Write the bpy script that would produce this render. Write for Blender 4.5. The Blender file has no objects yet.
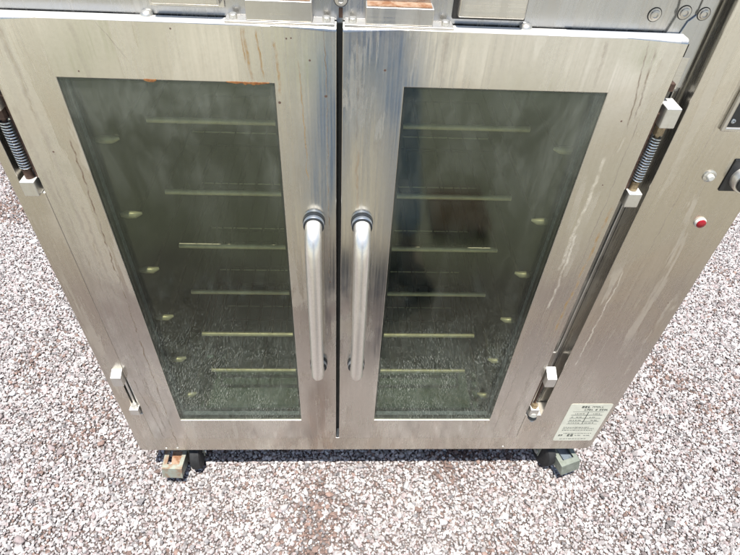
import bpy, bmesh, math, random
import numpy as np
from mathutils import Vector, Matrix, noise

random.seed(7)
C = bpy.context.scene.collection
PI = math.pi
R = math.radians

# ------------------------------------------------------------------ camera
cam_data = bpy.data.cameras.new('camera')
cam = bpy.data.objects.new('camera', cam_data)
C.objects.link(cam)
CAM_D, CAM_H = 0.85, 1.70
right = Vector((0.99868905, -0.02735182, 0.04326732))
down = Vector((0.01186622, -0.69853398, -0.71547849))
fwd = Vector((0.04979334, 0.71505395, -0.69729367))
m = Matrix.Identity(4)
for i in range(3):
    m[i][0], m[i][1], m[i][2] = right[i], -down[i], -fwd[i]
m.translation = Vector((0, -CAM_D, CAM_H))
cam.matrix_world = m
cam_data.sensor_width = 36
cam_data.lens = 36 * 556 / 740
cam_data.clip_start = 0.02
cam_data.clip_end = 400
bpy.context.scene.camera = cam

# ------------------------------------------------------------------ world, sun, exposure
SUN_EL, SUN_AZ = R(77), R(187)     # azimuth measured from +Y clockwise; the sun stands in front of the doors
world = bpy.data.worlds.new('World')
bpy.context.scene.world = world
world.use_nodes = True
wn = world.node_tree
bg = wn.nodes['Background']
sky = wn.nodes.new('ShaderNodeTexSky')
sky.sky_type = 'NISHITA'
sky.sun_disc = False
sky.sun_elevation = SUN_EL
sky.sun_rotation = SUN_AZ
wn.links.new(sky.outputs[0], bg.inputs[0])
bg.inputs[1].default_value = 0.10
sun_d = bpy.data.lights.new('sun', 'SUN')
sun_d.energy = 4.5
sun_d.angle = R(0.5)
sun_d.color = (1.0, 0.965, 0.91)
sun = bpy.data.objects.new('sun', sun_d)
C.objects.link(sun)
sdir = Vector((math.sin(SUN_AZ) * math.cos(SUN_EL), math.cos(SUN_AZ) * math.cos(SUN_EL), math.sin(SUN_EL)))
sun.rotation_euler = sdir.to_track_quat('Z', 'Y').to_euler()
sun.location = (0, 0, 6)
vs = bpy.context.scene.view_settings
bpy.context.scene.display_settings.display_device = 'sRGB'
vs.view_transform = 'Standard'
vs.look = 'None'
vs.exposure = 0.78
vs.gamma = 1
vs.use_curve_mapping = False

# ------------------------------------------------------------------ node helpers
class NT:
    def __init__(self, name):
        self.m = bpy.data.materials.new(name)
        self.m.use_nodes = True
        self.t = self.m.node_tree
        self.p = self.t.nodes['Principled BSDF']
        self.out = self.t.nodes['Material Output']
    def n(self, typ, **kw):
        nd = self.t.nodes.new(typ)
        for k, v in kw.items():
            if hasattr(nd, k):
                setattr(nd, k, v)
        return nd
    def l(self, a, b):
        self.t.links.new(a, b)
    def setin(self, nd, key, v):
        if isinstance(v, (int, float, tuple, list)):
            nd.inputs[key].default_value = v
        elif v is not None:
            self.l(v, nd.inputs[key])
    def math(self, op, a, b=None, c=None, clamp=False):
        nd = self.n('ShaderNodeMath', operation=op, use_clamp=clamp)
        self.setin(nd, 0, a)
        if b is not None: self.setin(nd, 1, b)
        if c is not None: self.setin(nd, 2, c)
        return nd.outputs[0]
    def ramp(self, v, lo, hi, a=0.0, b=1.0, smooth=True):
        nd = self.n('ShaderNodeMapRange')
        if smooth: nd.interpolation_type = 'SMOOTHSTEP'
        self.setin(nd, 0, v)
        nd.inputs[1].default_value = lo; nd.inputs[2].default_value = hi
        nd.inputs[3].default_value = a; nd.inputs[4].default_value = b
        return nd.outputs[0]
    def mix(self, f, a, b):
        nd = self.n('ShaderNodeMix', data_type='RGBA')
        self.setin(nd, 0, f)
        self.setin(nd, 6, a if not isinstance(a, tuple) else (*a, 1))
        self.setin(nd, 7, b if not isinstance(b, tuple) else (*b, 1))
        return nd.outputs[2]
    def coords(self):
        return self.n('ShaderNodeTexCoord').outputs['Object']
    def mapping(self, co, scale=(1, 1, 1), loc=(0, 0, 0), rot=(0, 0, 0)):
        nd = self.n('ShaderNodeMapping')
        self.l(co, nd.inputs[0])
        nd.inputs[1].default_value = loc; nd.inputs[2].default_value = rot; nd.inputs[3].default_value = scale
        return nd.outputs[0]
    def noise(self, co, scale, detail=3, rough=0.55, dist=0.0):
        nd = self.n('ShaderNodeTexNoise')
        if co is not None: self.l(co, nd.inputs['Vector'])
        nd.inputs['Scale'].default_value = scale
        nd.inputs['Detail'].default_value = detail
        nd.inputs['Roughness'].default_value = rough
        nd.inputs['Distortion'].default_value = dist
        return nd.outputs[0]
    def bump(self, h, strength, dist, normal=None):
        nd = self.n('ShaderNodeBump')
        nd.inputs['Strength'].default_value = strength
        nd.inputs['Distance'].default_value = dist
        self.l(h, nd.inputs['Height'])
        if normal is not None: self.l(normal, nd.inputs['Normal'])
        return nd.outputs[0]

ROOT = Vector((0.09, 0.33, 0.0))   # the oven's base point; part meshes are stored relative to it

# (x, z top, z bottom, x bottom, half width, colour index, strength)
DRIPS = [
    (-0.150, 1.384, 1.303, -0.146, 0.0028, 0, 0.75), (-0.154, 1.384, 1.330, -0.152, 0.0016, 0, 0.6),
    (-0.131, 1.381, 1.307, -0.128, 0.0018, 0, 0.7), (-0.105, 1.367, 1.279, -0.104, 0.0028, 0, 0.85),
    (-0.030, 1.388, 0.862, -0.026, 0.0011, 1, 0.7), (-0.072, 1.337, 1.117, -0.064, 0.0013, 0, 0.6),
    (-0.463, 1.190, 0.150, -0.484, 0.0019, 1, 0.75), (-0.519, 1.133, 0.854, -0.520, 0.0022, 1, 0.3),
    (-0.500, 1.300, 0.380, -0.505, 0.0045, 1, 0.24), (0.464, 1.385, 1.233, 0.485, 0.0016, 1, 0.55),
    (0.480, 1.371, 1.252, 0.490, 0.0020, 1, 0.55), (0.519, 1.074, 0.700, 0.510, 0.0036, 0, 0.60),
    (0.500, 1.260, 0.600, 0.506, 0.0014, 1, 0.35), (0.025, 1.182, 1.051, 0.027, 0.0030, 0, 0.40),
    (0.020, 1.380, 1.200, 0.022, 0.0022, 1, 0.30), (-0.363, 1.387, 1.329, -0.328, 0.0012, 1, 0.3),
    (-0.530, 0.500, 0.210, -0.512, 0.0022, 1, 0.5), (0.455, 0.560, 0.260, 0.452, 0.0016, 1, 0.35),
    (0.640, 1.330, 0.900, 0.636, 0.0016, 1, 0.3), (0.605, 0.900, 0.560, 0.601, 0.0020, 2, 0.5),
    (0.467, 1.180, 0.900, 0.462, 0.0040, 2, 0.5), (0.470, 1.000, 0.780, 0.474, 0.0030, 2, 0.5),
    (-0.530, 1.250, 0.500, -0.528, 0.0060, 1, 0.22), (-0.487, 1.050, 0.560, -0.490, 0.0035, 1, 0.35), (-0.505, 0.760, 0.240, -0.500, 0.0030, 1, 0.40), (0.497, 0.900, 0.300, 0.493, 0.0050, 1, 0.25),
    (-0.400, 1.384, 1.290, -0.396, 0.0050, 1, 0.2), (-0.505, 1.380, 1.180, -0.500, 0.0060, 1, 0.25), (0.150, 1.384, 1.310, 0.152, 0.006, 1, 0.2), (0.400, 1.384, 1.305, 0.404, 0.004, 1, 0.25),
    (0.690, 1.000, 0.640, 0.684, 0.0018, 1, 0.3), (-0.512, 0.900, 0.420, -0.508, 0.0016, 1, 0.4),
]
DOTS = [(-0.105, 1.267, 0.0030), (-0.257, 1.379, 0.0018), (0.063, 1.326, 0.0026), (-0.088, 1.370, 0.0018), (-0.081, 1.371, 0.0016),
        (-0.054, 1.338, 0.0022), (0.745, 0.801, 0.0020), (-0.03, 1.28, 0.003), (-0.026, 0.858, 0.003), (0.470, 1.25, 0.0022),
        (0.482, 1.12, 0.0018), (-0.41, 1.31, 0.0018), (-0.498, 1.165, 0.0022), (0.02, 0.62, 0.0018), (-0.02, 0.50, 0.0018)]

def steel(name, base=(0.635, 0.615, 0.565), rough=0.20, drips=False, dirt=0.5, grain='v', metallic=0.985, dust_sunlit=0.7):
    N = NT(name)
    co = N.coords()
    gs = (260, 260, 4) if grain == 'v' else (4, 260, 260)
    g = N.noise(N.mapping(co, gs), 1.0, 2, 0.6)                       # brushed grain
    streak = N.noise(N.mapping(co, (26, 26, 1.7)), 1.0, 5, 0.62, 0.5)  # run-down marks
    streak2 = N.noise(N.mapping(co, (75, 75, 3.0), (3, 5, 1)), 1.0, 4, 0.6, 0.3)
    blot = N.noise(N.mapping(co, (5, 5, 3.2), (1, 2, 3)), 1.0, 6, 0.62, 0.8)
    smear = N.noise(N.mapping(co, (17, 17, 1.9), (7, 2, 9), (0, R(3), 0)), 1.0, 6, 0.62, 0.5)
    fine = N.noise(co, 190, 3, 0.6)
    c = N.mix(N.ramp(streak, 0.32, 0.70), tuple(v * 0.98 for v in base), tuple(min(1, v * 1.02) for v in base))
    c = N.mix(N.math('MULTIPLY', N.ramp(blot, 0.48, 0.70), 0.45 * dirt), c, (0.60, 0.50, 0.37))
    c = N.mix(N.math('MULTIPLY', N.ramp(streak2, 0.58, 0.74), 0.28 * dirt), c, (0.46, 0.40, 0.32))
    film = N.math('MULTIPLY', N.ramp(smear, 0.535, 0.56), N.ramp(blot, 0.36, 0.6), clamp=True)
    tide = N.math('MULTIPLY', N.ramp(N.math('ABSOLUTE', N.math('SUBTRACT', smear, 0.532)), 0.0, 0.012, 1, 0), N.ramp(blot, 0.40, 0.6))   # dark rims of dried runs
    runs = N.noise(N.mapping(co, (13, 13, 1.1), (17, 4, 3)), 1.0, 5, 0.6, 0.5)
    dull = N.ramp(runs, 0.52, 0.545)
    c = N.mix(N.math('MULTIPLY', dull, 0.15 * dirt), c, (0.44, 0.39, 0.31))
    c = N.mix(N.math('MULTIPLY', tide, 0.20 * dirt), c, (0.34, 0.27, 0.18))      # dried chalky water film
    c = N.mix(N.math('MULTIPLY', film, 0.24 * dirt), c, (0.86, 0.81, 0.70))
    rgh = N.math('ADD', N.ramp(g, 0.25, 0.75, rough - 0.05, rough + 0.06), N.math('MULTIPLY', film, 0.10 * dirt))
    rgh = N.math('ADD', rgh, N.ramp(blot, 0.4, 0.75, -0.04, 0.09))
    rgh = N.math('ADD', rgh, N.math('MULTIPLY', dull, 0.07 * dirt))
    metal = N.math('SUBTRACT', 1.0, N.math('MULTIPLY', film, 0.15 * dirt))
    metal = N.math('SUBTRACT', metal, 1.0 - metallic)
    if drips:
        sx = N.n('ShaderNodeSeparateXYZ'); N.l(co, sx.inputs[0])
        X = N.math('ADD', sx.outputs[0], ROOT.x); Z = sx.outputs[2]
        w1 = N.noise(N.mapping(co, (4, 0.01, 16)), 1.0, 3, 0.6)
        w2 = N.noise(N.mapping(co, (0.01, 0.01, 60)), 1.0, 2, 0.5)
        wob = N.math('ADD', N.ramp(w1, 0.2, 0.8, -0.0045, 0.0045, False), N.ramp(w2, 0.2, 0.8, -0.0018, 0.0018, False))
        Xw = N.math('ADD', X, wob)
        wv = N.ramp(N.noise(N.mapping(co, (40, 0.01, 30)), 1.0, 3, 0.7), 0.30, 0.68, 0.15, 1.0)
        acc = {0: None, 1: None, 2: None}
        for (x0, zt, zb, x1, hw, k, s) in DRIPS:
            sl = (x1 - x0) / (zb - zt)
            cx = N.math('MULTIPLY_ADD', Z, sl, x0 - sl * zt)
            d = N.math('DIVIDE', N.math('ABSOLUTE', N.math('SUBTRACT', Xw, cx)), hw)
            mk = N.ramp(d, 0.35, 1.15, min(0.95, s * 1.3), 0.0)
            mk = N.math('MULTIPLY', mk, N.math('MULTIPLY', N.ramp(Z, zb - 0.004, zb + 0.012), N.ramp(Z, zt - 0.01, zt + 0.004, 1, 0)))
            acc[k] = mk if acc[k] is None else N.math('MAXIMUM', acc[k], mk)
        dots = None
        for (x0, z0, r0) in DOTS:
            dx = N.math('SUBTRACT', X, x0); dz = N.math('SUBTRACT', Z, z0)
            d = N.math('ADD', N.math('MULTIPLY', dx, dx), N.math('MULTIPLY', dz, dz))
            mk = N.ramp(d, (r0 * 0.5) ** 2, r0 ** 2, 0.9, 0.0)
            dots = mk if dots is None else N.math('MAXIMUM', dots, mk)
        cols = {0: (0.42, 0.24, 0.05), 1: (0.18, 0.11, 0.055), 2: (0.93, 0.88, 0.76)}
        tot = dots
        for k in (2, 1, 0):
            f = N.math('MULTIPLY', acc[k], wv)
            c = N.mix(f, c, cols[k])
            tot = N.math('MAXIMUM', tot, f)
        c = N.mix(dots, c, (0.12, 0.05, 0.03))
        metal = N.math('SUBTRACT', metal, N.math('MULTIPLY', tot, 0.5), clamp=True)
        rgh = N.math('ADD', rgh, N.math('MULTIPLY', tot, 0.15))
    c = N.mix(N.ramp(fine, 0.35, 0.8, 0.0, 0.16), c, (0.40, 0.36, 0.30))
    if dust_sunlit:      # sunlit brightness of upward faces, put into the colour as pale dust
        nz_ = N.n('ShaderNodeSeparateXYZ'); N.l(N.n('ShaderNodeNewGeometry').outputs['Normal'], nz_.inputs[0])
        sunlit_top = N.math('MULTIPLY', N.ramp(nz_.outputs[2], 0.45, 0.85), dust_sunlit)
        c = N.mix(sunlit_top, c, (0.78, 0.76, 0.71))
        metal = N.math('MULTIPLY', metal, N.math('SUBTRACT', 1.0, sunlit_top))
    N.l(c, N.p.inputs['Base Color'])
    N.l(rgh, N.p.inputs['Roughness'])
    N.l(metal, N.p.inputs['Metallic'])
    b1 = N.bump(g, 0.035, 0.0005)
    dent = N.noise(N.mapping(co, (3, 3, 2.2), (4, 4, 4)), 1.0, 2, 0.5)
    b2 = N.bump(dent, 0.5, 0.006, b1)
    N.l(N.bump(streak2, 0.05, 0.0005, b2), N.p.inputs['Normal'])
    return N.m

def simple(name, col, rough=0.5, metal=0.0, var=0.25, scale=40, bump=0.0, col2=None):
    N = NT(name)
    co = N.coords()
    nz = N.noise(co, scale, 5, 0.62, 0.3)
    c2 = col2 or tuple(v * (1 - var) for v in col)
    N.l(N.mix(N.ramp(nz, 0.38, 0.66), col, c2), N.p.inputs['Base Color'])
    N.p.inputs['Metallic'].default_value = metal
    N.l(N.ramp(nz, 0.3, 0.7, max(0.03, rough - 0.06), rough + 0.08), N.p.inputs['Roughness'])
    if bump:
        N.l(N.bump(nz, bump, 0.002), N.p.inputs['Normal'])
    return N.m

def glass_mat(name, dust_sunlit=True):
    N = NT(name)
    t = N.t
    t.nodes.remove(N.p)
    co = N.coords()
    sx = N.n('ShaderNodeSeparateXYZ'); N.l(co, sx.inputs[0])
    Z = sx.outputs[2]
    tr = N.n('ShaderNodeBsdfTransparent'); tr.inputs[0].default_value = (0.88, 0.885, 0.83, 1)
    gl = N.n('ShaderNodeBsdfGlossy'); gl.inputs[0].default_value = (0.88, 1.0, 0.93, 1); gl.inputs['Roughness'].default_value = 0.075
    lw = N.n('ShaderNodeLayerWeight'); lw.inputs['Blend'].default_value = 0.5
    fres = N.math('MULTIPLY_ADD', N.math('POWER', lw.outputs['Facing'], 5.0), 0.80, 0.034)   # thin pane
    mx = N.n('ShaderNodeMixShader')
    N.l(fres, mx.inputs[0]); N.l(tr.outputs[0], mx.inputs[1]); N.l(gl.outputs[0], mx.inputs[2])
    res = mx
    if dust_sunlit:
        df = N.n('ShaderNodeBsdfDiffuse'); df.inputs[0].default_value = (0.62, 0.64, 0.56, 1)
        haze = N.noise(N.mapping(co, (7, 7, 4)), 1.0, 6, 0.68, 1.0)
        scr = N.noise(N.mapping(co, (60, 60, 9), (0, 0, 0), (0, R(18), 0)), 1.0, 4, 0.7, 0.6)
        wipe = N.noise(N.mapping(co, (16, 16, 0.8), (0, 0, 0), (0, R(-4), 0)), 1.0, 4, 0.55, 0.7)
        up = N.ramp(Z, 0.95, 1.28)
        lo = N.ramp(Z, 0.42, 0.86, 1.0, 0.0)
        hz = N.math('MULTIPLY', N.ramp(haze, 0.35, 0.75), N.ramp(scr, 0.3, 0.7, 0.35, 1.0))
        f = N.math('MULTIPLY', hz, N.math('MULTIPLY_ADD', up, 0.12, 0.016))
        f = N.math('ADD', f, N.math('MULTIPLY', up, 0.015))
        f = N.math('ADD', f, N.ramp(wipe, 0.56, 0.66, 0.0, 0.010))
        # dried spatter, thick towards the bottom of the pane
        spm = None
        for sc, thr, rad in ((62, 0.72, 0.13), (115, 0.50, 0.17), (210, 0.35, 0.24)):
            v2 = N.n('ShaderNodeTexVoronoi', voronoi_dimensions='2D'); v2.inputs['Scale'].default_value = sc
            xz = N.n('ShaderNodeCombineXYZ'); N.l(sx.outputs[0], xz.inputs[0]); N.l(Z, xz.inputs[1])
            N.l(N.mapping(xz.outputs[0], (1, 0.92, 1), (sc * 0.1, sc * 0.07, 0)), v2.inputs['Vector'])
            s2 = N.n('ShaderNodeSeparateColor'); N.l(v2.outputs['Color'], s2.inputs[0])
            q = N.math('MULTIPLY', N.ramp(v2.outputs['Distance'], rad * 0.5, rad, 1, 0), N.ramp(s2.outputs[1], thr, min(1.0, thr + 0.25)))
            spm = q if spm is None else N.math('MAXIMUM', spm, q)
        clump = N.noise(N.mapping(co, (6, 6, 6), (2, 2, 2)), 1.0, 4, 0.7, 0.6)
        spm = N.math('MULTIPLY', spm, N.math('MULTIPLY', N.math('MULTIPLY_ADD', lo, 0.96, 0.03), N.ramp(clump, 0.34, 0.60, 0.15, 1.0)))
        f = N.math('ADD', f, N.math('MULTIPLY', spm, 0.60))
        f = N.math('ADD', f, N.math('MULTIPLY', N.math('MULTIPLY', lo, N.ramp(haze, 0.35, 0.7)), 0.035), clamp=True)
        m2 = N.n('ShaderNodeMixShader')
        N.l(f, m2.inputs[0]); N.l(mx.outputs[0], m2.inputs[1]); N.l(df.outputs[0], m2.inputs[2])
        res = m2
    N.l(res.outputs[0], N.out.inputs[0])
    return N.m

M = {}
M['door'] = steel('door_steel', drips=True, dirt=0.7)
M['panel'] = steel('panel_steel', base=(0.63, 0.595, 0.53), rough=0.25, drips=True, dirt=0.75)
M['face'] = steel('face_steel', base=(0.44, 0.445, 0.45), rough=0.26, dirt=0.6, dust_sunlit=0.3)
M['bracket'] = steel('bracket_steel', base=(0.60, 0.58, 0.54), rough=0.32, dirt=0.7, grain='h', dust_sunlit=0.35)
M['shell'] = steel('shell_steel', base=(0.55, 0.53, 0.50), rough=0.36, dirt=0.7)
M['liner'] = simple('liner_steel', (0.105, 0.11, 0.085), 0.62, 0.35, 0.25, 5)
M['lit_liner_floor'] = simple('lit_liner_floor', (0.12, 0.19, 0.185), 0.75, 0.0, 0.25, 7)  # teal base colour stands for the sunlit glow on the cavity floor
M['handle'] = steel('handle_steel', base=(0.80, 0.77, 0.71), rough=0.36, dirt=0.4, metallic=0.84, dust_sunlit=0.55)
M['ring'] = simple('black_ring', (0.035, 0.04, 0.045), 0.4, 0.3)
M['collar'] = simple('collar_metal', (0.48, 0.52, 0.56), 0.35, 0.85, 0.2)
M['gasket'] = simple('black_gasket', (0.014, 0.016, 0.016), 0.5)
M['spacer'] = simple('aluminium_spacer', (0.20, 0.24, 0.27), 0.45, 0.6, 0.4, 90)
M['glass'] = glass_mat('dusty_glass', True)
M['glass_inner'] = glass_mat('inner_glass', False)
M['rust'] = simple('rust', (0.22, 0.075, 0.022), 0.9, 0, 0.4, 160, 0.4, (0.36, 0.17, 0.055))
M['brown_rod'] = simple('rusty_rod', (0.13, 0.080, 0.060), 0.5, 0.5, 0.4, 120, 0.2)
M['spring'] = simple('spring_wire', (0.66, 0.66, 0.63), 0.3, 0.9, 0.3, 150)
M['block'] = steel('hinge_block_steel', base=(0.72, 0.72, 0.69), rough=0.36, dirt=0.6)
M['bronze'] = simple('bronze_nut', (0.42, 0.33, 0.21), 0.4, 0.8, 0.4, 200)
M['bolt'] = simple('pale_bolt', (0.72, 0.70, 0.64), 0.4, 0.8, 0.3, 200)
M['black'] = simple('black_plastic', (0.02, 0.021, 0.022), 0.35)
M['rubber'] = simple('black_rubber', (0.022, 0.022, 0.022), 0.75, 0, 0.4, 60)
M['plate_rust'] = simple('rust_stained_plate', (0.36, 0.25, 0.17), 0.8, 0.1, 0.3, 55, 0.3, (0.22, 0.10, 0.045))
M['galv'] = simple('galvanized_metal', (0.27, 0.295, 0.25), 0.5, 0.55, 0.3, 60, 0.2, (0.20, 0.22, 0.18))
M['galv_rust'] = simple('rusty_galvanized', (0.27, 0.29, 0.24), 0.6, 0.3, 0.4, 45, 0.3, (0.25, 0.15, 0.09))
M['rack'] = simple('rack_wire_lit', (0.88, 0.85, 0.68), 0.40, 0.30, 0.2, 60)  # wire colour brightened to carry the highlights on the front rods
M['rack_shaded'] = simple('rack_wire_shaded', (0.07, 0.07, 0.055), 0.65, 0.7, 0.2, 60)  # same wire in a dark colour, as if in shade
M['red'] = simple('red_lens', (0.30, 0.008, 0.015), 0.22, 0, 0.15, 200)
M['white'] = simple('white_plastic', (0.60, 0.59, 0.54), 0.4, 0, 0.08, 60)
M['shaded_wall'] = simple('shaded_channel_steel', (0.085, 0.08, 0.07), 0.40, 0.5, 0.15, 4)  # steel wall darkened in colour for the dark door edge it mirrors
M['sticker'] = simple('cream_label', (0.74, 0.73, 0.60), 0.45, 0, 0.10, 40)
M['ink'] = simple('label_ink', (0.10, 0.11, 0.09), 0.6)
M['dark_gap'] = simple('dark_edge', (0.03, 0.028, 0.025), 0.7)
M['wood'] = simple('weathered_wood', (0.17, 0.10, 0.06), 0.85, 0, 0.5, 30, 0.3)

# ------------------------------------------------------------------ object helpers
def tag(o, label=None, cat=None, group=None, kind=None):
    if label: o['label'] = label
    if cat: o['category'] = cat
    if group: o['group'] = group
    if kind: o['kind'] = kind
    return o
def empty(name, loc):
    o = bpy.data.objects.new(name, None)
    C.objects.link(o); o.location = loc
    o.empty_display_size = 0.1
    return o
def world_loc(o):
    v = Vector((0, 0, 0))
    while o is not None:
        v += o.location; o = o.parent
    return v
def link(name, bm, mat, parent=None, bevel=0.0, seg=2, smooth=True, label=None):
    """bm in world coordinates; stored relative to its parent"""
    off = world_loc(parent) if parent else Vector((0, 0, 0))
    bmesh.ops.translate(bm, verts=bm.verts, vec=-off)
    bmesh.ops.recalc_face_normals(bm, faces=bm.faces)
    me = bpy.data.meshes.new(name)
    bm.to_mesh(me); bm.free()
    mats = mat if isinstance(mat, (list, tuple)) else [mat]
    for q in mats: me.materials.append(q)
    o = bpy.data.objects.new(name, me)
    C.objects.link(o)
    o.parent = parent
    if smooth:
        me.polygons.foreach_set('use_smooth', [True] * len(me.polygons))
    if bevel:
        b = o.modifiers.new('bevel', 'BEVEL')
        b.width = bevel; b.segments = seg; b.limit_method = 'ANGLE'; b.angle_limit = R(40)
        b.harden_normals = True
    if smooth:
        try:
            me.set_sharp_from_angle(angle=R(38))
        except Exception:
            pass
    if label: o['label'] = label
    return o
def box(bm, x0, x1, y0, y1, z0, z1, mi=0):
    vs_ = [bm.verts.new((x, y, z)) for x in (x0, x1) for y in (y0, y1) for z in (z0, z1)]
    for f in ((0, 1, 3, 2), (4, 6, 7, 5), (0, 4, 5, 1), (2, 3, 7, 6), (0, 2, 6, 4), (1, 5, 7, 3)):
        bm.faces.new([vs_[i] for i in f]).material_index = mi
    return vs_
def prism(bm, pts, y0, y1, mi=0):
    """outline in x,z extruded along y"""
    a = [bm.verts.new((x, y0, z)) for x, z in pts]
    b = [bm.verts.new((x, y1, z)) for x, z in pts]
    n = len(pts)
    bm.faces.new(a).material_index = mi; bm.faces.new(b[::-1]).material_index = mi
    for i in range(n):
        j = (i + 1) % n
        bm.faces.new((a[i], b[i], b[j], a[j])).material_index = mi
def grid_plate(bm, xs, zs, holes, y0, y1):
    """solid plate made of cells; holes = set of (i, j) cells left open"""
    V = {}
    def v(i, j, k):
        key = (i, j, k)
        if key not in V: V[key] = bm.verts.new((xs[i], (y0, y1)[k], zs[j]))
        return V[key]
    full = lambda i, j: 0 <= i < len(xs) - 1 and 0 <= j < len(zs) - 1 and (i, j) not in holes
    for i in range(len(xs) - 1):
        for j in range(len(zs) - 1):
            if not full(i, j): continue
            bm.faces.new((v(i, j, 0), v(i + 1, j, 0), v(i + 1, j + 1, 0), v(i, j + 1, 0)))
            bm.faces.new((v(i, j, 1), v(i, j + 1, 1), v(i + 1, j + 1, 1), v(i + 1, j, 1)))
            if not full(i - 1, j): bm.faces.new((v(i, j, 0), v(i, j + 1, 0), v(i, j + 1, 1), v(i, j, 1)))
            if not full(i + 1, j): bm.faces.new((v(i + 1, j, 0), v(i + 1, j, 1), v(i + 1, j + 1, 1), v(i + 1, j + 1, 0)))
            if not full(i, j - 1): bm.faces.new((v(i, j, 0), v(i, j, 1), v(i + 1, j, 1), v(i + 1, j, 0)))
            if not full(i, j + 1): bm.faces.new((v(i, j + 1, 0), v(i + 1, j + 1, 0), v(i + 1, j + 1, 1), v(i, j + 1, 1)))
def tube(bm, pts, r, n=16, cap=True, mi=0):
    """round tube along a polyline; r a number or list"""
    pts = [Vector(p) for p in pts]
    rs = r if isinstance(r, (list, tuple)) else [r] * len(pts)
    rings = []
    up = None
    for i, p in enumerate(pts):
        t = (pts[min(i + 1, len(pts) - 1)] - pts[max(i - 1, 0)]).normalized()
        if up is None:
            up = t.orthogonal().normalized()
        up = (up - t * up.dot(t)).normalized()
        w = t.cross(up)
        rings.append([bm.verts.new(p + (up * math.cos(a) + w * math.sin(a)) * rs[i]) for a in [2 * PI * k / n for k in range(n)]])
    for a, b in zip(rings, rings[1:]):
        for k in range(n):
            bm.faces.new((a[k], a[(k + 1) % n], b[(k + 1) % n], b[k])).material_index = mi
    if cap:
        bm.faces.new(rings[0][::-1]).material_index = mi; bm.faces.new(rings[-1]).material_index = mi
def cyl(bm, c, axis, r, h, n=24, mi=0):
    c = Vector(c); a = Vector(axis).normalized()
    tube(bm, [c, c + a * h], r, n, True, mi)
def lathe(bm, c, axis, prof, n=28, mi=0):
    """prof: (distance along axis, radius)"""
    c = Vector(c); a = Vector(axis).normalized()
    u = a.orthogonal().normalized(); w = a.cross(u)
    rings = []
    for d, r in prof:
        rings.append([bm.verts.new(c + a * d + (u * math.cos(t) + w * math.sin(t)) * max(r, 1e-5)) for t in [2 * PI * k / n for k in range(n)]])
    for p, q in zip(rings, rings[1:]):
        for k in range(n):
            bm.faces.new((p[k], p[(k + 1) % n], q[(k + 1) % n], q[k])).material_index = mi
    bm.faces.new(rings[0][::-1]).material_index = mi; bm.faces.new(rings[-1]).material_index = mi
def arc(cx, cz, r, a0, a1, n=7):
    return [(cx + r * math.cos(R(a0 + (a1 - a0) * i / n)), cz + r * math.sin(R(a0 + (a1 - a0) * i / n))) for i in range(n + 1)]

# ------------------------------------------------------------------ ground
def gravel_fields(x, y):
    """patchy tint of the gravel: 0 pale, 1 reddish brown"""
    a = noise.noise(Vector((x * 2.3, y * 2.3, 1.7))) * 0.6 + noise.noise(Vector((x * 6.5, y * 6.5, 8.1))) * 0.55
    return max(0.0, min(1.0, (a - 0.10) * 1.9))

N = NT('ground_grit')
co = N.coords()
v = N.n('ShaderNodeTexVoronoi'); v.inputs['Scale'].default_value = 75
N.l(co, v.inputs['Vector'])
s = N.n('ShaderNodeSeparateColor'); N.l(v.outputs['Color'], s.inputs[0])
big = N.noise(co, 2.5, 5, 0.65)
c1 = N.mix(s.outputs[0], (0.30, 0.25, 0.22), (0.55, 0.50, 0.47))
c1 = N.mix(N.ramp(big, 0.45, 0.7), c1, (0.26, 0.17, 0.13))
c1 = N.mix(N.ramp(v.outputs['Distance'], 0.25, 0.6), c1, (0.16, 0.12, 0.10))
sx = N.n('ShaderNodeSeparateXYZ'); N.l(co, sx.inputs[0])
wob = N.ramp(N.noise(co, 1.6, 4, 0.6), 0.2, 0.8, -0.22, 0.22)
yy = N.math('ADD', sx.outputs[1], wob)
near_dark = N.mix(N.ramp(N.noise(co, 60, 5, 0.7), 0.35, 0.7), (0.185, 0.15, 0.135), (0.135, 0.11, 0.10))
dirt = N.mix(N.ramp(N.noise(co, 9, 6, 0.7), 0.35, 0.7), (0.29, 0.265, 0.205), (0.23, 0.215, 0.16))
pale = N.mix(N.ramp(N.noise(co, 3, 6, 0.7), 0.35, 0.7), (0.54, 0.51, 0.42), (0.40, 0.38, 0.31))
pale = N.mix(N.ramp(sx.outputs[0], 0.2, 2.0), pale, (0.52, 0.50, 0.45))
dirt = N.mix(N.ramp(yy, -3.4, -1.9, 1.0, 0.0), dirt, pale)
reflect_patch = N.math('MULTIPLY', N.ramp(N.noise(N.mapping(co, (0.9, 0.55, 1), (3, 1, 0)), 1.0, 4, 0.6), 0.50, 0.60), N.ramp(yy, -3.2, -2.4, 1.0, 0.0))
dirt = N.mix(N.math('MULTIPLY', reflect_patch, 0.75), dirt, (0.15, 0.17, 0.075))       # dark olive patches out of view, added to vary the steel's reflections
front = N.mix(N.ramp(yy, -1.25, -0.75, 1.0, 0.0), near_dark, dirt)  # unseen ground, coloured dark near and bright far to grade the steel's reflections
under = N.mix(s.outputs[0], (0.10, 0.078, 0.070), (0.22, 0.18, 0.165))  # bed colour darkened for the shade between the stones
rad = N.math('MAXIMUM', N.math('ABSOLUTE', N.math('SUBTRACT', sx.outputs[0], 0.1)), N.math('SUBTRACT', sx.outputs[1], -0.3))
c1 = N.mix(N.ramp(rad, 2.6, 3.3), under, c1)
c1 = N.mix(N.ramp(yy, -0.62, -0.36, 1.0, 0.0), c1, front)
N.l(c1, N.p.inputs['Base Color']); N.p.inputs['Roughness'].default_value = 0.9
N.l(N.bump(N.math('SUBTRACT', 1.0, v.outputs['Distance']), 0.9, 0.012), N.p.inputs['Normal'])
M['grit'] = N.m
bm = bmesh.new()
n = 40
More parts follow.
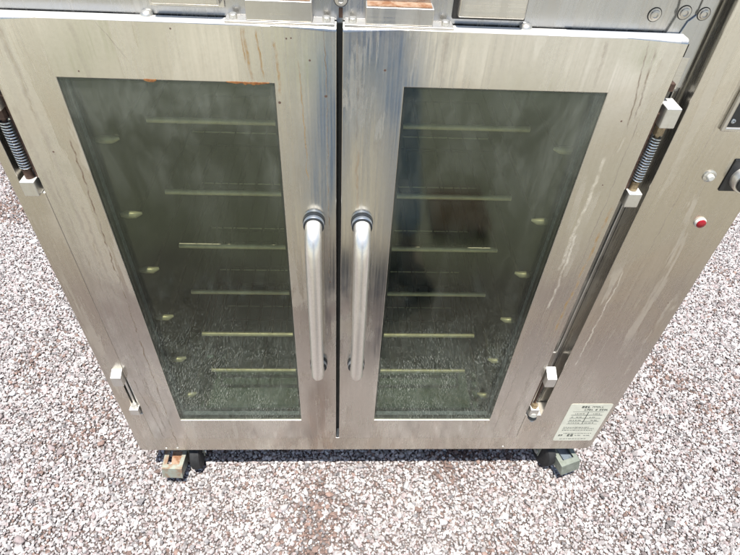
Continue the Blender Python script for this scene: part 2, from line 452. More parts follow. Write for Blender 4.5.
gv = [[bm.verts.new(((i / n - 0.5) * 160, (j / n - 0.5) * 160, -0.006)) for j in range(n + 1)] for i in range(n + 1)]
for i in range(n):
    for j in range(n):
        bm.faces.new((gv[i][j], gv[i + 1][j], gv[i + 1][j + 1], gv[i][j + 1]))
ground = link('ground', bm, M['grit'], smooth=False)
tag(ground, 'grit bed under the pale gravel around the steel oven', 'ground', kind='structure')

# gravel: loose stones scattered with geometry nodes
N = NT('gravel_stone')
at = N.n('ShaderNodeAttribute'); at.attribute_type = 'INSTANCER'; at.attribute_name = 'tint'
co = N.n('ShaderNodeTexCoord').outputs['Object']
sp = N.noise(co, 3.0, 4, 0.6)
N.l(N.mix(N.ramp(sp, 0.35, 0.75, 0, 0.25), at.outputs['Color'], (0.35, 0.27, 0.24)), N.p.inputs['Base Color'])
N.p.inputs['Roughness'].default_value = 0.75
N.l(N.bump(sp, 0.35, 0.15), N.p.inputs['Normal'])
M['stone'] = N.m

rng = np.random.default_rng(11)
def scatter(x0, x1, y0, y1, cell):
    nx, ny = int((x1 - x0) / cell), int((y1 - y0) / cell)
    gx, gy = np.meshgrid(np.arange(nx), np.arange(ny), indexing='ij')
    px = x0 + (gx + rng.random(gx.shape)) * cell
    py = y0 + (gy + rng.random(gy.shape)) * cell
    return np.stack([px.ravel(), py.ravel()], 1)
near = scatter(-2.0, 2.3, -0.75, 1.9, 0.0069)
near = near[~((np.abs(near[:, 0] - 0.09) < 0.55) & (near[:, 1] > 0.35))]
near = near[rng.random(len(near)) > np.clip((-0.36 - near[:, 1]) / 0.30, 0, 1)]
outer = scatter(-3.4, 3.6, -1.6, 3.2, 0.0150)
inn = (outer[:, 0] > -2.0) & (outer[:, 0] < 2.3) & (outer[:, 1] > -0.75) & (outer[:, 1] < 1.9)
outer = outer[~inn]
edge = np.maximum.reduce([np.abs(outer[:, 0] - 0.1) - 2.6, outer[:, 1] - 2.5, -0.2 - outer[:, 1]])
outer = outer[rng.random(len(outer)) > np.clip(edge / 0.7, 0, 1)]
P2 = np.concatenate([near, outer])
szs = np.concatenate([rng.gamma(6, 0.00047, len(near)) + 0.0009, rng.gamma(8, 0.0009, len(outer)) + 0.002])
szs = np.clip(szs, 0.0018, 0.012)
big = rng.random(len(P2)) < 0.012
szs[big] *= 1.7
npt = len(P2)
z = rng.random(npt) * 0.0035 - 0.005 + szs * 0.45
kind = rng.random(npt)
lum = np.clip(rng.normal(0.47, 0.11, npt), 0.12, 0.80)
patch = np.array([gravel_fields(float(a), float(b)) for a, b in np.round(P2, 3)]) 
base = np.stack([lum, lum * 0.93, lum * 0.905], 1)
pink = np.stack([lum * 0.86, lum * 0.72, lum * 0.70], 1)
brown = np.stack([lum * 0.50, lum * 0.34, lum * 0.28], 1)
grey = np.stack([lum * 0.52, lum * 0.50, lum * 0.50], 1)
white = np.clip(np.stack([lum * 1.35, lum * 1.32, lum * 1.28], 1), 0, 0.85)
col = base.copy()
k1 = kind < 0.17; col[k1] = pink[k1]
k2 = (kind > 0.17) & (kind < 0.23); col[k2] = grey[k2]
k3 = kind > 0.80; col[k3] = white[k3]
r2 = rng.random(npt)
kb = r2 < (0.04 + patch * 0.55); col[kb] = brown[kb]
kb = (r2 > 0.8) & (patch > 0.5); col[kb] = grey[kb] * 0.8
me = bpy.data.meshes.new('gravel')
me.vertices.add(npt)
me.vertices.foreach_set('co', np.column_stack([P2, z]).astype(np.float32).ravel())
a = me.attributes.new('tint', 'FLOAT_COLOR', 'POINT')
a.data.foreach_set('color', np.column_stack([col, np.ones(npt)]).astype(np.float32).ravel())
a = me.attributes.new('siz', 'FLOAT_VECTOR', 'POINT')
ss = np.stack([szs * rng.uniform(0.9, 1.5, npt), szs * rng.uniform(0.8, 1.1, npt), szs * rng.uniform(0.65, 1.0, npt)], 1)
a.data.foreach_set('vector', ss.astype(np.float32).ravel())
a = me.attributes.new('rot', 'FLOAT_VECTOR', 'POINT')
rt = np.stack([rng.normal(0, 0.6, npt), rng.normal(0, 0.6, npt), rng.uniform(0, 6.28, npt)], 1)
a.data.foreach_set('vector', rt.astype(np.float32).ravel())
a = me.attributes.new('idx', 'INT', 'POINT')
a.data.foreach_set('value', rng.integers(0, 6, npt).astype(np.int32))
gravel = bpy.data.objects.new('gravel', me)
C.objects.link(gravel)
tag(gravel, 'pale crushed gravel with pinkish and rusty brown stones covering the ground', 'gravel', kind='stuff')
ng = bpy.data.node_groups.new('gravel_scatter', 'GeometryNodeTree')
ng.interface.new_socket('Geometry', in_out='INPUT', socket_type='NodeSocketGeometry')
ng.interface.new_socket('Geometry', in_out='OUTPUT', socket_type='NodeSocketGeometry')
gi = ng.nodes.new('NodeGroupInput'); go = ng.nodes.new('NodeGroupOutput')
g2i = ng.nodes.new('GeometryNodeGeometryToInstance')
for k in range(6):
    ico = ng.nodes.new('GeometryNodeMeshIcoSphere'); ico.inputs['Radius'].default_value = 1.0; ico.inputs['Subdivisions'].default_value = 2
    pos = ng.nodes.new('GeometryNodeInputPosition')
    off = ng.nodes.new('ShaderNodeVectorMath'); off.operation = 'ADD'; off.inputs[1].default_value = (k * 7.3, k * 3.1, k * 5.7)
    nz = ng.nodes.new('ShaderNodeTexNoise'); nz.inputs['Scale'].default_value = 0.95; nz.inputs['Detail'].default_value = 1.5
    sub = ng.nodes.new('ShaderNodeVectorMath'); sub.operation = 'SUBTRACT'; sub.inputs[1].default_value = (0.5, 0.5, 0.5)
    scl = ng.nodes.new('ShaderNodeVectorMath'); scl.operation = 'SCALE'; scl.inputs['Scale'].default_value = 2.0
    sp_ = ng.nodes.new('GeometryNodeSetPosition')
    sm = ng.nodes.new('GeometryNodeSetMaterial'); sm.inputs['Material'].default_value = M['stone']
    ss_ = ng.nodes.new('GeometryNodeSetShadeSmooth'); ss_.inputs['Shade Smooth'].default_value = (k % 2 == 0)
    L = ng.links.new
    L(pos.outputs[0], off.inputs[0]); L(off.outputs[0], nz.inputs['Vector'])
    L(nz.outputs['Color'], sub.inputs[0]); L(sub.outputs[0], scl.inputs[0])
    L(ico.outputs['Mesh'], sp_.inputs['Geometry']); L(scl.outputs[0], sp_.inputs['Offset'])
    L(sp_.outputs[0], ss_.inputs['Geometry']); L(ss_.outputs[0], sm.inputs['Geometry'])
    L(sm.outputs[0], g2i.inputs[0])
def named(nm, typ):
    nd = ng.nodes.new('GeometryNodeInputNamedAttribute'); nd.data_type = typ; nd.inputs['Name'].default_value = nm
    return nd.outputs['Attribute']
iop = ng.nodes.new('GeometryNodeInstanceOnPoints')
iop.inputs['Pick Instance'].default_value = True
ng.links.new(gi.outputs[0], iop.inputs['Points'])
ng.links.new(g2i.outputs[0], iop.inputs['Instance'])
ng.links.new(named('idx', 'INT'), iop.inputs['Instance Index'])
e2r = ng.nodes.new('FunctionNodeEulerToRotation')
ng.links.new(named('rot', 'FLOAT_VECTOR'), e2r.inputs[0])
ng.links.new(e2r.outputs[0], iop.inputs['Rotation'])
ng.links.new(named('siz', 'FLOAT_VECTOR'), iop.inputs['Scale'])
ng.links.new(iop.outputs[0], go.inputs[0])
md = gravel.modifiers.new('scatter', 'NODES'); md.node_group = ng
me.materials.append(M['stone'])

# ------------------------------------------------------------------ the oven
XL, XR = -0.598, 0.778            # outer sides
XC = 0.574                        # left edge of the control side
ZB, ZT = 0.135, 1.66
YF = 0.046                        # recessed face plane behind the doors
oven = empty('proofing_oven', ROOT)
tag(oven, 'stained stainless steel double door oven on casters standing on gravel', 'oven')

# front surround: left lip, bottom strip and the control side in one folded sheet
pts = []
pts += [(XL, ZT)] + arc(XL + 0.016, ZB + 0.016, 0.016, 180, 270) + arc(XR - 0.026, ZB + 0.026, 0.026, 270, 360) + [(XR, ZT)]
pts += [(XC, ZT), (XC, 0.327), (0.5295, 0.327), (0.5295, 0.2048), (-0.5435, 0.2048)]
pts += [(-0.5435, 0.335), (-0.563, 0.335), (-0.563, 0.505), (-0.5435, 0.505), (-0.5435, 1.077), (-0.5800, 1.077), (-0.5800, 1.330), (-0.5435, 1.330), (-0.5435, 1.40), (-0.5435, ZT)]
bm = bmesh.new(); prism(bm, pts, 0.0, 0.045)
link('front_panel', bm, M['panel'], oven, bevel=0.0018)

# outer shell: sides, back, top, floor
bm = bmesh.new()
box(bm, XL, XL + 0.004, 0.0452, 0.66, ZB + 0.014, ZT)
box(bm, XR - 0.004, XR, 0.0452, 0.66, ZB + 0.024, ZT)
box(bm, XL + 0.004, XR - 0.004, 0.656, 0.66, ZB + 0.014, ZT)
box(bm, XL + 0.004, XR - 0.004, 0.0452, 0.656, ZT - 0.004, ZT - 0.0005)
box(bm, XL + 0.02, XR - 0.03, 0.0452, 0.656, ZB + 0.0005, ZB + 0.006)
link('shell', bm, M['shell'], oven)

# recessed face with the cavity opening
bm = bmesh.new()
grid_plate(bm, [XL + 0.004, -0.475, 0.463, XC + 0.004], [ZB + 0.01, 0.215, 1.335, ZT - 0.005], {(1, 1)}, YF, YF + 0.012)
link('face_plate', bm, M['face'], oven, bevel=0.001)
# control side inner wall (left face of the control box)
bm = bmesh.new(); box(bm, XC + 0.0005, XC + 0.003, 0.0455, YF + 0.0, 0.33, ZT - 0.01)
link('control_side_wall', bm, M['shaded_wall'], oven)
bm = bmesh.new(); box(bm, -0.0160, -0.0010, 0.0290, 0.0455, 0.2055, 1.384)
link('gap_shade', bm, M['gasket'], oven)  # black strip added so the gap between the doors looks deep in shade
# cavity liner
bm = bmesh.new()
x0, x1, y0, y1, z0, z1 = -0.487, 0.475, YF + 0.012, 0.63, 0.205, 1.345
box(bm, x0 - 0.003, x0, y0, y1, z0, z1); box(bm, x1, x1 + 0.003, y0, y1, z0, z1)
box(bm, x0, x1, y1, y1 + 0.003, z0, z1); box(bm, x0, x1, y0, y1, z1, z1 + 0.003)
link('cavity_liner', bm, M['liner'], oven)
bm = bmesh.new(); box(bm, x0, x1, y0, y1, z0 - 0.003, z0); link('cavity_floor', bm, M['lit_liner_floor'], oven)
# shelf rails on the side walls; pale swollen ends imitate their glints
RZ = [1.150, 0.977, 0.820, 0.660, 0.493, 0.328]
for s, xa in ((-1, -0.487), (1, 0.475)):
    for rz in RZ:
        bm = bmesh.new()
        tube(bm, [(xa, 0.067, rz), (xa - s * 0.030, 0.067, rz), (xa - s * 0.046, 0.068, rz), (xa - s * 0.062, 0.068, rz), (xa - s * 0.074, 0.074, rz)],
             [0.003, 0.0042, 0.0080, 0.0075, 0.003], 12)
        rl = link('shelf_rail', bm, M['rack'], oven)
        bm = bmesh.new(); tube(bm, [(xa - s * 0.066, 0.0745, rz - 0.002), (xa - s * 0.066, 0.58, rz - 0.002)], 0.004, 8)
        link('rail_rod', bm, M['rack_shaded'], rl)

# doors
def make_door(x0, x1, gx0, gx1, hx, side, label):
    z0, z1 = 0.2055, 1.388
    gz0, gz1 = 0.304, 1.299
    bm = bmesh.new()
    grid_plate(bm, [x0, gx0, gx1, x1], [z0, gz0, gz1, z1], {(1, 1)}, 0.0, 0.028)
    bm.edges.ensure_lookup_table()
    te = [e for e in bm.edges if all(abs(q.co.z - z1) < 1e-6 and q.co.y < 0.001 for q in e.verts)]
    bmesh.ops.bevel(bm, geom=te, offset=0.0075, segments=5, profile=0.5, affect='EDGES')
    d = link('door', bm, M['door'], oven, bevel=0.0014, seg=3, label=label)
    bm = bmesh.new()
    box(bm, gx0 - 0.002, gx1 + 0.002, 0.0016, 0.0046, gz0 - 0.002, gz1 + 0.002)
    link('glass_pane', bm, M['glass'], d, smooth=False)
    bm = bmesh.new()
    box(bm, gx0 + 0.002, gx1 - 0.002, 0.0275, 0.0300, gz0 + 0.002, gz1 - 0.002)
    link('inner_pane', bm, M['glass_inner'], d, smooth=False)
    # gasket and spacer lining the opening between the panes
    bm = bmesh.new()
    grid_plate(bm, [gx0 + 0.0003, gx0 + 0.0045, gx1 - 0.0045, gx1 - 0.0003], [gz0 + 0.0003, gz0 + 0.0045, gz1 - 0.0045, gz1 - 0.0003], {(1, 1)}, 0.0050, 0.0150)
    link('gasket', bm, M['gasket'], d, smooth=False)
    bm = bmesh.new()
    grid_plate(bm, [gx0 + 0.0003, gx0 + 0.0052, gx1 - 0.0052, gx1 - 0.0003], [gz0 + 0.0003, gz0 + 0.0052, gz1 - 0.0052, gz1 - 0.0003], {(1, 1)}, 0.0153, 0.0272)
    link('spacer', bm, M['spacer'], d, smooth=False)
    # black frame of the inner pane on the back of the door
    bm = bmesh.new()
    grid_plate(bm, [gx0 - 0.02, gx0 + 0.008, gx1 - 0.008, gx1 + 0.02], [gz0 - 0.02, gz0 + 0.008, gz1 - 0.008, gz1 + 0.02], {(1, 1)}, 0.0305, 0.037)
    link('seal', bm, M['gasket'], d, smooth=False)
    # tubular handle: leaves the door, bends down, ends in a blunt foot
    zt, zb = 1.022, 0.574
    P = []
    yo = -0.052
    P.append((hx, -0.004, zt)); P.append((hx, -0.018, zt))
    for k in range(1, 8):
        a = R(90 * k / 8); P.append((hx, -0.018 + (yo + 0.018) * math.sin(a), zt - 0.052 * (1 - math.cos(a))))
    P.append((hx, yo - 0.001, zt - 0.075))
    P.append((hx, yo - 0.003, (zt + zb) / 2))
    P.append((hx, yo - 0.001, zb + 0.045))
    for k in range(1, 8):
        a = R(90 * k / 8); P.append((hx, yo + (-0.018 - yo) * (1 - math.cos(a)), zb + 0.030 * (1 - math.sin(a))))
    P.append((hx, -0.018, zb)); P.append((hx, -0.004, zb))
    bm = bmesh.new(); tube(bm, P, [0.0165] * 9 + [0.0162, 0.0152] + [0.0150] * (len(P) - 11), 28)
    h = link('handle', bm, M['handle'], d)
    for zz in (zt, zb):
        bm = bmesh.new()
        lathe(bm, (hx, -0.0003, zz), (0, -1, 0), [(0, 0.0215), (0.004, 0.0215), (0.0045, 0.0185)], 32)
        link('black_ring', bm, M['ring'], h)
        bm = bmesh.new()
        lathe(bm, (hx, -0.0048, zz), (0, -1, 0), [(0, 0.0200), (0.007, 0.0205), (0.0085, 0.019)], 32)
        link('collar', bm, M['collar'], h)
        bm = bmesh.new()
        lathe(bm, (hx, -0.0134, zz), (0, -1, 0), [(0, 0.0198), (0.003, 0.0198), (0.0035, 0.015)], 32)
        link('black_ring', bm, M['ring'], h)
    d.location.y -= 0.0015
    return d
doorL = make_door(-0.5425, -0.0128, -0.4475, -0.1110, -0.056, -1, 'left door with orange rust at the top edge of its glass and yellow drips')
doorR = make_door(-0.0040, 0.5280, 0.0955, 0.4290, 0.037, 1, 'right door with brown drip stains on its outer stile')
# rust and old sealant at the top edge of the left pane
def ragged(bm, x0, x1, zc, h, y0, y1, seed):
    rr = random.Random(seed); n = max(4, int((x1 - x0) / 0.004)); P = []
    for i in range(n + 1): P.append((x0 + (x1 - x0) * i / n, zc - h * rr.uniform(0.25, 1.0) * math.sin(PI * (i + 0.6) / (n + 1.2))))
    for i in range(n, -1, -1): P.append((x0 + (x1 - x0) * i / n, zc + 0.001 * rr.uniform(0.4, 1.2)))
    prism(bm, P, y0, y1)
bm = bmesh.new(); ragged(bm, -0.186, -0.119, 1.2995, 0.0048, -0.0022, 0.0013, 3); link('rust_patch', bm, M['rust'], doorL, smooth=False)
bm = bmesh.new(); ragged(bm, -0.314, -0.295, 1.2995, 0.0042, -0.0022, 0.0013, 5); link('rust_patch', bm, M['rust'], doorL, smooth=False)
# little latch fitting at the foot of the gap, blackened to hide a sunlit ledge, rivets at the lower left corner
bm = bmesh.new(); box(bm, -0.0124, -0.0044, 0.0012, 0.0275, 0.2052, 0.214); link('latch_stud', bm, M['ring'], oven, bevel=0.001)
for rx, rz in ((-0.520, 0.146), (-0.487, 0.147), (0.50, 0.150)):
    bm = bmesh.new(); lathe(bm, (rx, 0.0002, rz), (0, -1, 0), [(0, 0.0042), (0.0012, 0.0038), (0.002, 0.001)], 16)
    link('rivet', bm, M['bolt'], oven)

# spring hinges beside the doors
def hinge(xb, s, label):
    """xb: door edge, s: +1 right, -1 left"""
    X = lambda d: xb + s * d
    def bx(bm, a, b, *r): box(bm, min(X(a), X(b)), max(X(a), X(b)), *r)
    bm = bmesh.new(); bx(bm, 0.0025, 0.0095, 0.006, 0.016, 1.105, 1.262)
    hg = link('spring_hinge', bm, M['brown_rod'], oven, bevel=0.002, label=label)
    for z0, z1, nm in ((1.2435, 1.2800, 1), (1.0770, 1.1080, 0)):
        bm = bmesh.new(); bx(bm, 0.006, 0.032, -0.012, 0.030, z0, z1)
        link('hinge_block', bm, M['block'], hg, bevel=0.002)
    xc = X(0.0175)
    bm = bmesh.new()
    P = []
    turns, nper = 17, 14
    zt, zb = 1.222, 1.130
    for i in range(turns * nper + 1):
        a = 2 * PI * i / nper
        P.append((xc + 0.0085 * math.cos(a), 0.004 + 0.0085 * math.sin(a), zt + (zb - zt) * i / (turns * nper)))
    tube(bm, P, 0.00165, 6)
    link('spring', bm, M['spring'], hg)
    bm = bmesh.new()
    cyl(bm, (xc, 0.004, 1.110), (0, 0, 1), 0.0045, 0.133, 14)
    cyl(bm, (xc, 0.004, 1.225), (0, 0, 1), 0.0088, 0.017, 8); cyl(bm, (xc, 0.004, 1.1085), (0, 0, 1), 0.0078, 0.019, 14)
    link('hinge_pin', bm, M['bronze'] if s > 0 else M['brown_rod'], hg)
hinge(0.528, 1, 'right spring hinge with bronze coloured pin')
hinge(-0.5425, -1, 'left spring hinge in a slot, browned by rust')
def low_hinge(xb, s, label):
    X = lambda d: xb + s * d
    def bx(bm, a, b, *r): box(bm, min(X(a), X(b)), max(X(a), X(b)), *r)
    bm = bmesh.new(); cyl(bm, (X(0.014), 0.006, 0.372), (0, 0, 1), 0.0038, 0.130, 12)
    bx(bm, 0.0022, 0.0062, 0.004, 0.012, 0.372, 0.500)
    hg = link('pivot_hinge', bm, M['brown_rod'] if s > 0 else M['block'], oven, label=label)
    bm = bmesh.new()
    vs_ = box(bm, min(X(0.004), X(0.030)), max(X(0.004), X(0.030)), -0.022, 0.010, 0.498, 0.528)
    for q in vs_:
        if q.co.y < 0 and q.co.z > 0.52: q.co.z += 0.004
        if q.co.y > 0 and q.co.z > 0.52: q.co.z += 0.018
    link('hinge_block', bm, M['block'], hg, bevel=0.0016)
    bm = bmesh.new(); bx(bm, 0.003, 0.0275, -0.012, 0.018, 0.348, 0.373)
    link('hinge_block', bm, M['block'], hg, bevel=0.002)
    bm = bmesh.new()
    cyl(bm, (X(0.014), 0.0, 0.3735), (0, 0, 1), 0.0095, 0.006, 6); cyl(bm, (X(0.014), 0.0, 0.3797), (0, 0, 1), 0.0078, 0.005, 6)
    link('nut', bm, M['bronze'] if s > 0 else M['bolt'], hg)
    if s > 0:
        bm = bmesh.new(); lathe(bm, (X(0.016), -0.004, 0.3475), (0, -0.35, -1), [(0, 0.0115), (0.008, 0.0125), (0.010, 0.010)], 20)
        link('washer', bm, M['bolt'], hg)
        bm = bmesh.new(); lathe(bm, (X(0.016), -0.0075, 0.3370), (0, -0.35, -1), [(0, 0.0120), (0.007, 0.0125), (0.009, 0.011)], 20)
        link('black_ring', bm, M['ring'], hg)
        bm = bmesh.new(); lathe(bm, (X(0.016), -0.0110, 0.3272), (0, -0.35, -1), [(0, 0.0058), (0.007, 0.0055), (0.009, 0.002)], 12)
        link('bolt_end', bm, M['white'], hg)
low_hinge(0.528, 1, 'right lower hinge with a black ringed white bolt end')
low_hinge(-0.5425, -1, 'left lower hinge with a short pin')
bm = bmesh.new(); box(bm, 0.5295, 0.5655, YF - 0.002, YF - 0.0003, 0.335, 0.560)
link('stop_plate', bm, M['shell'], oven)

# fittings above the doors
YH = 0.0305
bm = bmesh.new(); prism(bm, [(-0.5430, 1.3838), (0.5432, 1.3838), (0.5432, 1.290), (0.5640, 1.290), (0.5640, 1.652), (-0.5430, 1.652)], YH, 0.0457)
link('header_panel', bm, M['face'], oven, bevel=0.001)
def latch(x0, x1, px0, px1, label):
    zt_ = 1.4205 if x0 < 0 else 1.4165
    bm = bmesh.new(); box(bm, px0, px1, 0.0035, YH - 0.0003, 1.3885, 1.3915)
    pl = link('latch_plate', bm, M['bracket'], oven, bevel=0.0008, label=label)
    bm = bmesh.new(); box(bm, x0, x1, 0.006, YH - 0.0003, 1.3918, zt_)
    link('latch_box', bm, M['bracket'], pl, bevel=0.0014)
    bm = bmesh.new(); box(bm, x0 + 0.002, x1 - 0.003, 0.009, YH - 0.0003, zt_ + 0.0002, zt_ + 0.0012)
    link('rusty_top', bm, M['plate_rust'], pl)
    for bx_ in (px0 + 0.012, px1 - 0.012):
        bm = bmesh.new(); lathe(bm, (bx_, 0.015, 1.3917), (0, 0, 1), [(0, 0.0062), (0.0055, 0.0062), (0.0068, 0.005)], 8)
        link('bolt', bm, M['bolt'], pl)
latch(-0.146, -0.049, -0.178, -0.016, 'left latch housing above the gap side of the left door')
latch(0.030, 0.131, -0.001, 0.163, 'right latch housing with a rusty brown top')
for x0, x1, zb in ((-0.283, -0.183, 1.407), (0.168, 0.270, 1.403)):
    bm = bmesh.new(); box(bm, x0, x1, 0.012, YH - 0.0003, zb, 1.60)
    gp = link('raised_plate', bm, M['bracket'], oven, bevel=0.004, seg=3)
    bm = bmesh.new(); box(bm, x0 - 0.006, x1 + 0.004, YH - 0.004, YH - 0.0004, zb - 0.006, 1.605)
    link('backing', bm, M['dark_gap'] if x0 > 0 else M['bracket'], gp, bevel=0.001)  # right one near black, painting the shade beside its raised plate
for bx_ in (-0.296, 0.278):
    bm = bmesh.new(); lathe(bm, (bx_, 0.026, 1.3882), (0, 0, 1), [(0, 0.0095), (0.002, 0.0093), (0.005, 0.0065), (0.0062, 0.002)], 20)
    link('domed_bolt', bm, M['bolt'], oven)
def screw(x, z, r=0.0095, y=None):
    r *= 0.8
    y = YH - 0.0003 if y is None else y
    bm = bmesh.new(); lathe(bm, (x, y, z), (0, -1, 0), [(0, r * 1.25), (0.0012, r * 1.25), (0.0014, r), (0.004, r * 0.9), (0.0045, r * 0.55), (0.0028, r * 0.45)], 24)
    sc = link('screw', bm, M['shell'], oven)
    bm = bmesh.new(); lathe(bm, (x, y - 0.0001, z), (0, -1, 0), [(0, r * 1.42), (0.0006, r * 1.40)], 24)
    link('screw_rim', bm, M['dark_gap'], sc)
screw(0.474, 1.4125); screw(-0.007, 1.418, 0.0095)
# corner bracket plates on the right
bm = bmesh.new(); prism(bm, [(0.4975, 1.372), (0.5075, 1.412), (0.503, 1.44), (0.549, 1.44), (0.5500, 1.372)], YH - 0.0045, YH - 0.0003)
link('corner_bracket', bm, M['face'], oven, bevel=0.0008)
bm = bmesh.new(); prism(bm, [(0.5175, 1.372), (0.5265, 1.406), (0.536, 1.416), (0.536, 1.44), (0.5625, 1.44), (0.5625, 1.30), (0.5440, 1.30), (0.5440, 1.372)], YH - 0.0075, YH - 0.0047)
link('corner_bracket', bm, M['face'], oven, bevel=0.0008)
screw(0.5165, 1.4185, 0.0095, YH - 0.0047); screw(0.5455, 1.4185, 0.0088, YH - 0.0077)
bm = bmesh.new(); box(bm, 0.5375, 0.5545, 0.022, YH - 0.0078, 1.298, 1.352); link('strike_plate', bm, M['bracket'], oven, bevel=0.001)
bm = bmesh.new(); box(bm, 0.5365, 0.5450, 0.012, 0.0215, 1.298, 1.312); link('strike_screw', bm, M['brown_rod'], oven, bevel=0.001)
bm = bmesh.new(); box(bm, 0.34, 0.563, 0.010, YH - 0.008, 1.4425, 1.50)
link('ledge', bm, M['bracket'], oven, bevel=0.0015)
bm = bmesh.new(); box(bm, -0.0100, -0.0040, YH - 0.0016, YH - 0.0003, 1.392, 1.406); link('drip_stain', bm, M['brown_rod'], oven)
# edge bead along the channel
bm = bmesh.new(); cyl(bm, (0.5655, YF - 0.002, 0.34), (0, 0, 1), 0.0022, 1.25, 8); link('edge_bead', bm, M['block'], oven)

# controls
bm = bmesh.new(); lathe(bm, (0.709, -0.0003, 1.036), (0, -1, 0), [(0, 0.0115), (0.003, 0.0115), (0.005, 0.0100)], 28)
pl = link('pilot_light', bm, M['white'], oven, label='round red pilot light with white rim')
bm = bmesh.new(); lathe(bm, (0.709, -0.0046, 1.036), (0, -1, 0), [(0, 0.0092), (0.003, 0.0090), (0.0050, 0.0065), (0.0058, 0.001)], 28)
link('lens', bm, M['red'], pl)
bm = bmesh.new(); lathe(bm, (0.676, -0.0003, 1.144), (0, -1, 0), [(0, 0.0120), (0.0022, 0.0120), (0.003, 0.0095), (0.0022, 0.0085)], 28)
pl = link('push_button', bm, M['bolt'], oven, label='small round white push button')
bm = bmesh.new(); lathe(bm, (0.676, -0.0024, 1.144), (0, -1, 0), [(0, 0.0062), (0.006, 0.0060), (0.0072, 0.0045)], 24)
link('button_cap', bm, M['white'], pl)
bm = bmesh.new(); box(bm, 0.7075, 0.768, -0.0030, -0.0003, 1.113, 1.181)
kp = link('knob_plate', bm, M['black'], oven, bevel=0.001)
bm = bmesh.new(); lathe(bm, (0.740, -0.0032, 1.144), (0, -1, 0), [(0, 0.0250), (0.014, 0.0250), (0.017, 0.0235), (0.017, 0.0200)], 32)
kn = link('knob', bm, M['handle'], kp)
bm = bmesh.new(); lathe(bm, (0.740, -0.0165, 1.144), (0, -1, 0), [(0, 0.0215), (0.008, 0.020), (0.009, 0.017)], 32)
link('knob_face', bm, M['black'], kn)
bm = bmesh.new(); grid_plate(bm, [0.647, 0.654, 0.754, 0.761], [1.2385, 1.2455, 1.46, 1.467], {(1, 1)}, -0.0075, -0.0003)
bz = link('display_bezel', bm, M['bracket'], oven, bevel=0.002)
bm = bmesh.new(); box(bm, 0.6543, 0.7537, -0.0040, -0.0006, 1.2458, 1.4597); link('display_panel', bm, M['black'], bz)
for q in ((0.6615, 1.257), (0.746, 1.257), (0.6615, 1.448), (0.746, 1.448)):
    bm = bmesh.new(); lathe(bm, (q[0], -0.0041, q[1]), (0, -1, 0), [(0, 0.0042), (0.0014, 0.0040), (0.0018, 0.0022), (0.0006, 0.0018)], 16)
    link('panel_screw', bm, M['collar'], bz)

# rating label
bm = bmesh.new()
P = arc(0.651, 0.193, 0.006, 180, 270, 3) + arc(0.760, 0.193, 0.006, 270, 360, 3) + arc(0.760, 0.381, 0.006, 0, 90, 3) + arc(0.651, 0.381, 0.006, 90, 180, 3)
prism(bm, P, -0.0006, -0.0001)
lab = link('rating_label', bm, M['sticker'], oven, smooth=False, label='cream rating label with small print and a ruled table')
rr = random.Random(4)
bm = bmesh.new()
def words(x0, x1, z, h, gap=0.0022, cov=1.0, lo=0.003, hi=0.010):
    x = x0
    while x < x1:
        w = rr.uniform(lo, hi)
        if rr.random() < cov:
            zz = z + rr.uniform(-0.0003, 0.0003)
            # each word a run of small letter-like uprights
            n_ = max(1, int(w / 0.0028))
            for i in range(n_):
                a = x + i * w / n_; b = a + w / n_ * 0.68
                if b > x1: break
                box(bm, a, b, -0.0009, -0.0007, zz, zz + h * rr.uniform(0.7, 1.0))
        x += w + gap
def letters(x, z, h, n_, bold):
    for i in range(n_):
        w = h * 0.62
        k = rr.randrange(4)
        box(bm, x, x + bold, -0.0009, -0.0007, z, z + h)
        if k != 0: box(bm, x + bold, x + w, -0.0009, -0.0007, z + h - bold, z + h)
        if k in (0, 1, 2): box(bm, x + bold, x + w, -0.0009, -0.0007, z, z + bold)
        if k in (1, 3): box(bm, x + w - bold, x + w, -0.0009, -0.0007, z + bold, z + h - bold)
        if k == 2: box(bm, x + bold, x + w * 0.8, -0.0009, -0.0007, z + h * 0.42, z + h * 0.42 + bold)
        x += w + h * 0.2
    return x
letters(0.680, 0.3665, 0.0105, 3, 0.0030)
letters(0.710, 0.3675, 0.0085, 5, 0.0012)
xx = letters(0.692, 0.3535, 0.0080, 4, 0.0016); letters(xx + 0.005, 0.3535, 0.0080, 1, 0.0019); letters(xx + 0.017, 0.3535, 0.0080, 4, 0.0016)
for i, z_ in enumerate((0.3465, 0.3290, 0.3120, 0.2955, 0.2810)):
    box(bm, 0.661, 0.752, -0.0009, -0.0007, z_, z_ + (0.0011 if i in (0, 4) else 0.0017))
box(bm, 0.7060, 0.7080, -0.0010, -0.0008, 0.2825, 0.3455)
for z_ in (0.3345, 0.3175, 0.3005, 0.2860):
    words(0.664, 0.700, z_, 0.0042, cov=0.8); words(0.712, 0.748, z_, 0.0042, cov=0.6)
for z_ in (0.2620, 0.2545, 0.2455):
    words(0.658, 0.752 if z_ < 0.26 else 0.735, z_, 0.0036, 0.0016)
words(0.668, 0.752, 0.2275, 0.0036, 0.0016)
letters(0.655, 0.2140, 0.0085, 2, 0.0030); letters(0.682, 0.2120, 0.0120, 2, 0.0032)
words(0.705, 0.722, 0.2165, 0.004); words(0.732, 0.750, 0.2150, 0.004); words(0.664, 0.748, 0.1965, 0.0034, 0.0018)
link('print', bm, M['ink'], lab, smooth=False)

